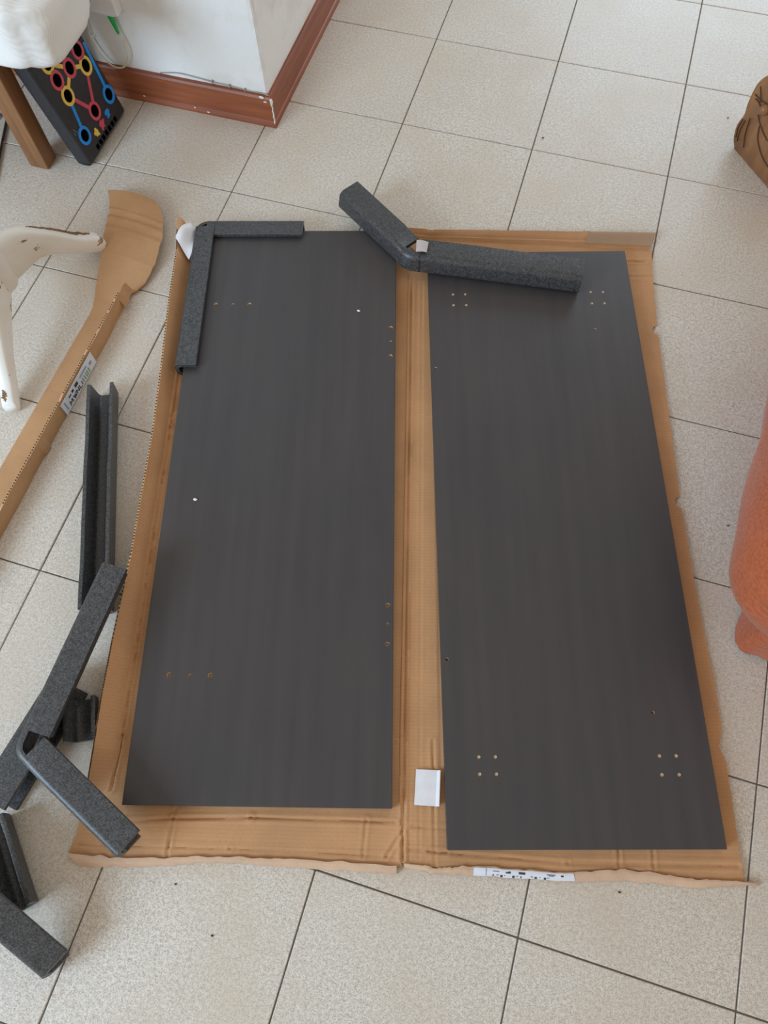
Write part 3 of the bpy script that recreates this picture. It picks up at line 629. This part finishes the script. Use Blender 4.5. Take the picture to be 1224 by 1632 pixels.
# sticker on the upright wall
def wallpt(y, z, lift): return (-0.4350 + lift + 0.0022, y, z)
Y0, Y1 = -1.345, -1.207
st2 = mk('sticker', [wallpt(Y0, 0.0035, 0), wallpt(Y1, 0.0035, 0), wallpt(Y1, 0.0395, 0), wallpt(Y0, 0.0395, 0), wallpt(Y0, 0.0035, -0.0004), wallpt(Y1, 0.0035, -0.0004), wallpt(Y1, 0.0395, -0.0004), wallpt(Y0, 0.0395, -0.0004)],
         [[0, 1, 2, 3], [4, 5, 6, 7], [0, 1, 5, 4], [1, 2, 6, 5], [2, 3, 7, 6], [3, 0, 4, 7]], STICK, cs)
st2['label'] = 'white shipping sticker with dark print'
def wmark(y0, y1, z0, z1, mat=INK):
    o = mk('print', [wallpt(y0, z0, 0.0004), wallpt(y1, z0, 0.0004), wallpt(y1, z1, 0.0004), wallpt(y0, z1, 0.0004)], [[0, 1, 2, 3]], mat); l_ = Vector(o.location) - wloc(st2); o.parent = st2; o.location = l_
def ystrk(y, z, pts, s, wd=0.0012, mat=INK):
    for (a, b), (c, d) in zip(pts[:-1], pts[1:]):
        p = Vector((y + a * s, z + b * s)); q = Vector((y + c * s, z + d * s)); n = (q - p); n = Vector((-n.y, n.x)).normalized() * wd
        V = [wallpt(p.x + n.x, p.y + n.y, .0004), wallpt(q.x + n.x, q.y + n.y, .0004), wallpt(q.x - n.x, q.y - n.y, .0004), wallpt(p.x - n.x, p.y - n.y, .0004)]
        o = mk('print', V, [[0, 1, 2, 3]], mat); l_ = Vector(o.location) - wloc(st2); o.parent = st2; o.location = l_
for y, pts in ((-1.322, [(0, 0), (0.1, 1), (0.5, 0.3), (0.9, 1), (1, 0)]), (-1.306, [(0, 1), (0.25, 0), (0.5, 0.8), (0.75, 0), (1, 1)]), (-1.292, [(0, 0), (0, 1), (0.8, 0), (0.8, 1)]), (-1.279, [(0, 1), (0, 0), (0.7, 0)]), (-1.268, [(0, 0), (0, 1)])):
    ystrk(y, 0.008, pts, 0.011)
wmark(-1.317, -1.307, 0.026, 0.030); wmark(-1.303, -1.296, 0.025, 0.032); wmark(-1.289, -1.277, 0.024, 0.033, INK)
for y in (-1.263, -1.256, -1.249, -1.243, -1.236): wmark(y, y + 0.0032, 0.007, 0.021, INKG)
wmark(-1.335, -1.332, 0.010, 0.034, INKB); wmark(-1.227, -1.218, 0.018, 0.026, INKB); wmark(-1.266, -1.236, 0.026, 0.031, INKB)

# ------------------------------------------------------------------ white tripod table base
HUB = Vector((-0.645, -1.130))
tp = empty('pedestal_table', (HUB.x, HUB.y, 0), 'distressed white pedestal table base with curved legs behind the cardboard strip', 'table')
def cab_leg(foot, prof, wd):
    d = Vector(foot) - HUB; d.normalize(); n = Vector((-d.y, d.x)); secs = []
    RR = smoothpath([(r, zt, zb) for r, zt, zb in prof], 5)
    for p in RR:
        r, zt, zb = p; c = HUB + d * r; hw = wd * (1.0 if r < 0.18 else 1.0 - 1.2 * (r - 0.18)); ring = []
        for k in range(16):
            a = 2 * math.pi * k / 16; cx = math.copysign(abs(math.cos(a)) ** 0.55, math.cos(a)); cz = math.copysign(abs(math.sin(a)) ** 0.55, math.sin(a))
            w_ = c + n * (hw * cx); ring.append((w_.x, w_.y, max(0, (zt + zb) / 2 + (zt - zb) / 2 * cz)))
        secs.append(ring)
    return loft('leg', secs, PAINT, tp)
PR = [(0.02, .190, .09), (.06, .190, .095), (.09, .180, .098), (.12, .155, .085), (.15, .125, .062), (.185, .086, .036), (.21, .064, .016), (.230, .050, .003), (.238, .040, .008)]
cab_leg((-0.545, -0.893), PR, 0.019)
def bare_patch(foot, prof, wd, r0, r1, side, seed, lift=0.0022):
    d = Vector(foot) - HUB; d.normalize(); n = Vector((-d.y, d.x)); top = [(r, zt) for r, zt, zb in prof]; g = []
    for k in range(31):
        t = k / 30; r = r0 + (r1 - r0) * t; zt = interp(top, r); e = math.sin(t * math.pi) ** 0.6; row = []
        a0 = 0.22 + 0.30 * nz(t * 7, seed) + 0.15 * nz(t * 22, seed); wdt = (0.30 + 0.55 * abs(nz(t * 9, seed + 4)) + 0.25 * abs(nz(t * 31, seed))) * e
        for q in range(5):
            f = a0 + (q / 4 - 0.5) * wdt; c = HUB + d * r + n * (side * wd * min(1.0, max(-1, f))); row.append((c.x, c.y, zt + lift - 0.016 * max(0, abs(f) - 0.55) ** 1.5 * 2))
        g.append(row)
    return sheet('bare_wood_patch', g, 0.0025, BAREW, tp)
bare_patch((-0.545, -0.893), PR, 0.019, 0.105, 0.205, 1, 3.0)
bare_patch((-0.545, -0.893), PR, 0.019, 0.160, 0.222, 1, 8.0)
PR2 = [(0.02, .165, .08), (.07, .150, .070), (.11, .128, .060), (.15, .105, .048), (.19, .078, .030), (.225, .050, .010), (.250, .036, .0), (.258, .026, .004)]
cab_leg((-0.548, -1.362), PR2, 0.0165)
bare_patch((-0.548, -1.362), PR2, 0.0165, 0.232, 0.2535, -1, 5.0, 0.0012)
cab_leg((-0.93, -1.13), PR, 0.019)
secs = []
for z, r in ((0.085, 0.016), (0.089, 0.024), (0.097, 0.030), (0.11, 0.033), (0.19, 0.034), (0.21, 0.034), (0.23, 0.036), (0.25, 0.034), (0.30, 0.045), (0.36, 0.040), (0.45, 0.030), (0.56, 0.028), (0.60, 0.045), (0.615, 0.05)):
    secs.append([(HUB.x + r * math.cos(k * math.pi / 12), HUB.y + r * math.sin(k * math.pi / 12), z) for k in range(24)])

loft('column', secs, PAINT, tp)

# ------------------------------------------------------------------ low wooden stand with a white bag, push-up board beside it
tb = empty('wooden_side_table', (-0.95, -0.60, 0), 'brown wooden side table whose square leg stands next to the push-up board', 'table')
for (x, y) in ((-0.82, -0.70), (-1.22, -0.70), (-0.82, -0.47), (-1.22, -0.47)): bx('leg', x - 0.025, x + 0.025, y - 0.023, y + 0.023, 0, 0.272, OAK, tb, 0.003, 2)
bx('tabletop', -1.26, -0.79, -0.735, -0.435, 0.272, 0.292, OAK, tb, 0.004, 2)
bm = bmesh.new(); bmesh.ops.create_uvsphere(bm, u_segments=72, v_segments=48, radius=1); bm.verts.index_update()
V = []
for v in bm.verts:
    p = v.co; q = Vector([math.copysign(abs(c) ** 0.50, c) for c in p])
    k = 1 + 0.05 * nz(p.x * 2.2, p.y * 2.2, p.z * 2.2) + 0.014 * nz(p.x * 6, p.y * 6, p.z * 6 + 4)
    x = -0.880 + 0.272 * q.x * k; y = -0.622 - 0.11 * (x + 0.85) + 0.145 * q.y * k; z = 0.372 + 0.080 * q.z * k
    if x > -0.79: z -= 0.10 * (x + 0.79) * (1 if p.z < 0.2 else 0.6)
    V.append(Vector((x, y, max(z, 0.2925 if x < -0.785 else 0.278))))
F = [[v.index for v in f.verts] for f in bm.faces]; bm.free()
o = mk('white_bag', V, F, BAG, smooth=True); tag(o, 'bulging white ribbed plastic bag lying on the wooden side table', 'bag')
P = smoothpath([(-1.10, -0.60, 0.0035), (-1.0018, -0.5855, 0.0035), (-0.9895, -0.575, 0.0035), (-0.985, -0.565, 0.0035), (-0.979, -0.590, 0.0035), (-0.9635, -0.633, 0.0035), (-0.937, -0.705, 0.0035), (-0.90, -0.80, 0.0035)], 6)
tag(tube('power_cable', P, 0.0032, BLKC, None, 8), 'black power cable on the tiles behind the wooden table leg', 'cable')

# push-up board
LA = math.radians(12.8); PO = Vector((-0.689, -0.687, 0.003)); PS = Vector((0, 1, 0)); PT = Vector((-math.sin(LA), 0, math.cos(LA))); PN = Vector((math.cos(LA), 0, math.sin(LA)))
def pb(s, t, n): return PO + PS * s + PT * t + PN * n
pu = empty('push_up_board', (-0.71, -0.587, 0.0), 'black push-up board with coloured ringed holes leaning by the wooden table leg', 'exercise board')
PTH = 0.272
def slab():
    V, F = box_data(0, 0.2, 0.004, PTH, -0.044, 0, 0.009, 3)
    me = bpy.data.meshes.new('body'); me.from_pydata(V, [], F); o = bpy.data.objects.new('body', me); COL.objects.link(o); me.materials.append(BLACKP); me.materials.append(HOLE)
    bm = bmesh.new()
    for (s, t, c) in RINGS:
        r = bmesh.ops.create_cone(bm, cap_ends=True, segments=20, radius1=0.0135, radius2=0.0135, depth=0.03); bmesh.ops.translate(bm, vec=(s, t, -0.005), verts=r['verts'])
    for k in range(7):
        s = 0.050 + 0.0165 * k; r = bmesh.ops.create_cube(bm, size=1); bmesh.ops.scale(bm, vec=(0.0125, 0.0125, 0.03), verts=r['verts']); bmesh.ops.translate(bm, vec=(s, 0.0185, -0.002), verts=r['verts'])
    cm = bpy.data.meshes.new('cut'); bm.to_mesh(cm); bm.free(); cm.materials.append(BLACKP); cm.materials.append(HOLE)
    for p in cm.polygons: p.material_index = 1
    co = bpy.data.objects.new('cut', cm); COL.objects.link(co); md = o.modifiers.new('b', 'BOOLEAN'); md.object = co; md.operation = 'DIFFERENCE'; md.solver = 'EXACT'
    bpy.context.view_layer.update(); nm = bpy.data.meshes.new_from_object(o.evaluated_get(bpy.context.evaluated_depsgraph_get()))
    V = [pb(v.co.x, v.co.y, v.co.z) for v in nm.vertices]; F = [list(p.vertices) for p in nm.polygons]; fm = [p.material_index for p in nm.polygons]
    bpy.data.objects.remove(o, do_unlink=True); bpy.data.objects.remove(co, do_unlink=True)
    mk('body', V, F, [BLACKP, HOLE], pu, fm=fm)
RINGS = [(0.056, 0.223, YEL), (0.108, 0.178, RED), (0.157, 0.151, YEL), (0.055, 0.185, RED), (0.160, 0.186, RED), (0.057, 0.146, YEL), (0.174, 0.067, BLU), (0.104, 0.074, RED), (0.033, 0.062, BLU), (0.02, 0.255, BLU)]
RINGS = RINGS[:-1]
slab()
def ring(s, t, mat):
    V = []; F = []; n = 28
    for (r, h) in ((0.0137, 0.0002), (0.0137, 0.0012), (0.0206, 0.0012), (0.0210, 0.0002)):
        for k in range(n): a = 2 * math.pi * k / n; V.append(pb(s + r * math.cos(a), t + r * math.sin(a), h))
    for b in range(3):
        for k in range(n): F.append([b * n + k, b * n + (k + 1) % n, (b + 1) * n + (k + 1) % n, (b + 1) * n + k])
    mk('ring', V, F, mat, pu)
for s, t, c in RINGS: ring(s, t, c)
def bar(s0, t0, s1, t1, mat, cut0=0.0205, cut1=0.0205, wd=0.0045, h=0.0008):
    a = Vector((s0, t0)); b = Vector((s1, t1)); d = (b - a).normalized(); a += d * cut0; b -= d * cut1; n = Vector((-d.y, d.x)) * wd; V = []
    for hh in (0.0001, h):
        for p in (a + n, b + n, b - n, a - n): V.append(pb(p.x, p.y, hh))
    mk('link_stripe', V, [[0, 1, 2, 3], [4, 5, 6, 7], [0, 1, 5, 4], [1, 2, 6, 5], [2, 3, 7, 6], [3, 0, 4, 7]], mat, pu)
bar(0.056, 0.223, 0.108, 0.178, YEL); bar(0.108, 0.178, 0.157, 0.151, YEL); bar(0.108, 0.178, 0.057, 0.146, YEL, 0.0205, 0.0205); bar(0.057, 0.146, 0.104, 0.074, RED); bar(0.157, 0.151, 0.104, 0.074, RED)
bar(0.057, 0.146, 0.033, 0.062, BLU); bar(0.190, 0.185, 0.174, 0.067, BLU, 0.0, 0.019, 0.0045); bar(0.056, 0.223, 0.055, 0.185, RED, 0.0205, 0.0205); bar(0.056, 0.223, 0.108, 0.255, RED, 0.0168, 0.01)
def icon(s, t, mat, seed):
    V = [pb(s, t, 0.0008)]; n = 22
    for k in range(n):
        a = 2 * math.pi * k / n; r = 0.0090 * (1 + 0.10 * math.sin(3 * a + seed) + 0.12 * math.sin(5 * a) + 0.55 * nz(math.cos(a) * 2, math.sin(a) * 2, seed)); V.append(pb(s + r * math.cos(a), t + r * 1.05 * math.sin(a), 0.0008))
    F = [[0, 1 + k, 1 + (k + 1) % n] for k in range(n)]; mk('muscle_icon', V, F, mat, pu)
icon(0.136, 0.044, BLU, 1.0); icon(0.101, 0.042, RED, 2.5); icon(0.071, 0.041, YEL, 4.2)
for (s0, t0, s1, t1) in ((0.012, 0.094, 0.020, 0.078), (0.009, 0.088, 0.0085, 0.082), (0.0085, 0.082, 0.012, 0.080)): bar(s0, t0, s1, t1, GREYP, 0, 0, 0.0007, 0.0005)
for s in (0.013, 0.038): 
    V, F = box_data(s - 0.009, s + 0.009, -0.0005, 0.012, -0.036, -0.012, 0.003, 2); mk('rubber_foot', [pb(v.x, v.y, v.z) for v in V], F, HOLE, pu)
for s in (0.160, 0.186): 
    V, F = box_data(s - 0.009, s + 0.009, -0.0005, 0.012, -0.036, -0.012, 0.003, 2); mk('rubber_foot', [pb(v.x, v.y, v.z) for v in V], F, HOLE, pu)

# ------------------------------------------------------------------ orange sofa
sf_ = empty('orange_sofa', (0.95, -1.45, 0), 'orange fabric sofa with a plump seat cushion and hanging skirt', 'sofa')
def puffy(x0, x1, y0, y1, z0, z1, r, seed, name, mat, parent, bul=0.02):
    bm = bmesh.new(); bmesh.ops.create_cube(bm, size=2); bmesh.ops.subdivide_edges(bm, edges=bm.edges[:], cuts=23, use_grid_fill=True); bm.verts.index_update()
    cx, cy, cz = (x0 + x1) / 2, (y0 + y1) / 2, (z0 + z1) / 2; hx, hy, hz = (x1 - x0) / 2, (y1 - y0) / 2, (z1 - z0) / 2; V = []
    for v in bm.verts:
        p = Vector((v.co.x * hx, v.co.y * hy, v.co.z * hz)); c = Vector((max(-hx + r, min(hx - r, p.x)), max(-hy + r, min(hy - r, p.y)), max(-hz + r, min(hz - r, p.z))))
        d = p - c
        if d.length > 1e-6: p = c + d.normalized() * r
        k = bul * nz(p.x * 5 + seed, p.y * 5, p.z * 7) + bul * 0.3 * nz(p.x * 14 + seed, p.y * 14, p.z * 20)
        p += p.normalized() * k; V.append(Vector((cx, cy, cz)) + p)
    F = [[v.index for v in f.verts] for f in bm.faces]; bm.free(); return mk(name, V, F, mat, parent, smooth=True)
puffy(0.826, 1.62, -1.502, -0.70, 0.13, 0.38, 0.115, 2.0, 'seat_cushion', ORANGE, sf_, 0.014)
grid = []
out = [(1.62, -1.440), (1.01, -1.448), (0.952, -1.448), (0.944, -1.441), (0.943, -1.42), (0.945, -0.72)]
cum = [0]
for a, b in zip(out[:-1], out[1:]): cum.append(cum[-1] + (Vector(b) - Vector(a)).length)
for k in range(161):
    s = cum[-1] * (k / 160) ; i = max(j for j in range(len(cum)) if cum[j] <= s + 1e-9); i = min(i, len(out) - 2); p = Vector(out[i]).lerp(Vector(out[i + 1]), (s - cum[i]) / (cum[i + 1] - cum[i])); row = []
    for q in range(9):
        h = q / 8; fl_ = (1 - h) * 0.004 * math.sin(s * 42) - 0.006 * (1 - h)
        row.append((p.x + fl_ * (1 if i >= 3 else 0.0), p.y + fl_ * (1 if i < 3 else 0.0), 0.006 + 0.006 * math.sin(s * 60) * (1 - h) * 0.6 + 0.135 * h))
    grid.append(row)
sheet('skirt', grid, Vector((0.004, 0.004, 0)), ORANGE, sf_)
bx('base_frame', 0.985, 1.60, -1.425, -0.66, 0.03, 0.16, ORANGE, sf_, 0.01, 2)
for (x, y) in ((1.02, -1.38), (1.56, -1.38), (1.02, -0.69), (1.56, -0.69)): bx('foot', x - 0.02, x + 0.02, y - 0.02, y + 0.02, 0, 0.035, OAK, sf_)
sf_.rotation_euler = (0, 0, math.radians(-5))

# ------------------------------------------------------------------ carved wooden block at the right edge
cw = empty('carved_wood', (0.93, -0.28, 0), 'carved honey-brown wooden sculpture standing on the tiles at the right edge', 'sculpture')
CA = Vector((0.806, -0.196)); CDIR = Vector((0.64, -0.768)); CN = Vector((0.768, 0.64))   # along the front foot, and backwards
prof = smoothpath([(0.0, 0.0, 0), (-0.015, 0.018, 0), (-0.024, 0.044, 0), (-0.018, 0.079, 0), (-0.024, 0.11, 0), (-0.025, 0.133, 0), (-0.020, 0.160, 0), (-0.002, 0.187, 0), (0.05, 0.213, 0), (0.12, 0.22, 0), (0.19, 0.195, 0), (0.235, 0.14, 0), (0.25, 0.06, 0), (0.24, 0.0, 0)], 5)
def cpt(s, z, b): p = CA + CDIR * s + CN * b; return (p.x, p.y, z)
secs = []
cen = Vector((0.12, 0.08))
for b, k in ((0.0, 0.97), (0.004, 0.995), (0.012, 1.0), (0.05, 0.98), (0.09, 0.90), (0.12, 0.78), (0.13, 0.62)):
    row = []
    for p in prof:
        q = cen + (Vector((p.x, p.y)) - cen) * k; zz = max(0, q.y if p.y > 0.001 else 0); lean = 0.0
        row.append(cpt(q.x, zz, b + lean + 0.003 * nz(q.x * 30, zz * 30, b * 10)))
    secs.append(row)
loft('body', secs, CARVED, cw)
auto_smooth(cw.children[0], 55)
def fr(s, z, lift=0.0008): return cpt(s, z, 0.0 - lift)
for L in ([(-0.008, 0.156), (0.004, 0.142), (0.012, 0.131)], [(-0.012, 0.134), (0.010, 0.135), (0.034, 0.140)], [(-0.005, 0.128), (0.010, 0.127), (0.024, 0.119)], [(0.022, 0.106), (0.036, 0.096), (0.058, 0.086), (0.08, 0.08)], [(0.040, 0.090), (0.052, 0.066), (0.074, 0.050), (0.10, 0.040), (0.13, 0.036)], [(-0.012, 0.070), (-0.013, 0.045), (-0.006, 0.025)], [(-0.004, 0.072), (-0.004, 0.045), (0.002, 0.020)], [(0.006, 0.085), (0.014, 0.050), (0.028, 0.022)]):
    tube('carved_line', smoothpath([fr(s, z) for s, z in L], 6), 0.0013, GROOVE, cw, 6)
bm = bmesh.new(); bmesh.ops.create_uvsphere(bm, u_segments=20, v_segments=12, radius=0.012); bm.verts.index_update(); c = Vector(fr(0.034, 0.128, 0.002))
V = [c + v.co * (1 + 0.15 * nz(v.co.x * 90, v.co.y * 90, v.co.z * 90)) for v in bm.verts]; F = [[v.index for v in f.verts] for f in bm.faces]; bm.free(); mk('carved_knob', V, F, CARVED, cw, smooth=True)

# ------------------------------------------------------------------ crumbs on the tiles
for (x, y, r, lab) in ((0.3506, -0.2891, 0.0030, 'dark crumb on the tiles beyond the boards'), (0.2076, -2.1344, 0.0025, 'dark crumb on the tiles in front of the left board'), (0.1244, -2.0843, 0.0022, 'dark speck on the tiles just in front of the box lip'), (0.8064, -1.8920, 0.0022, 'greyish crumb on the tiles in front of the right board'), (0.9026, -1.2111, 0.0022, 'dark speck on the tiles beside the orange sofa'), (0.7826, -0.0956, 0.0024, 'dark speck on the tiles beside the wooden sculpture')):
    bm = bmesh.new(); bmesh.ops.create_icosphere(bm, subdivisions=1, radius=1); bm.verts.index_update()
    VV = [Vector((x, y, 0)) + Vector((q.co.x * r * (1.1 + 0.6 * nz(q.co.x * 3, x * 50)), q.co.y * r * 0.7, (q.co.z + 0.9) * r * 0.35)) for q in bm.verts]
    FF = [[q.index for q in f.verts] for f in bm.faces]; bm.free(); tag(mk('floor_crumb', VV, FF, DIRT), lab, 'crumb')
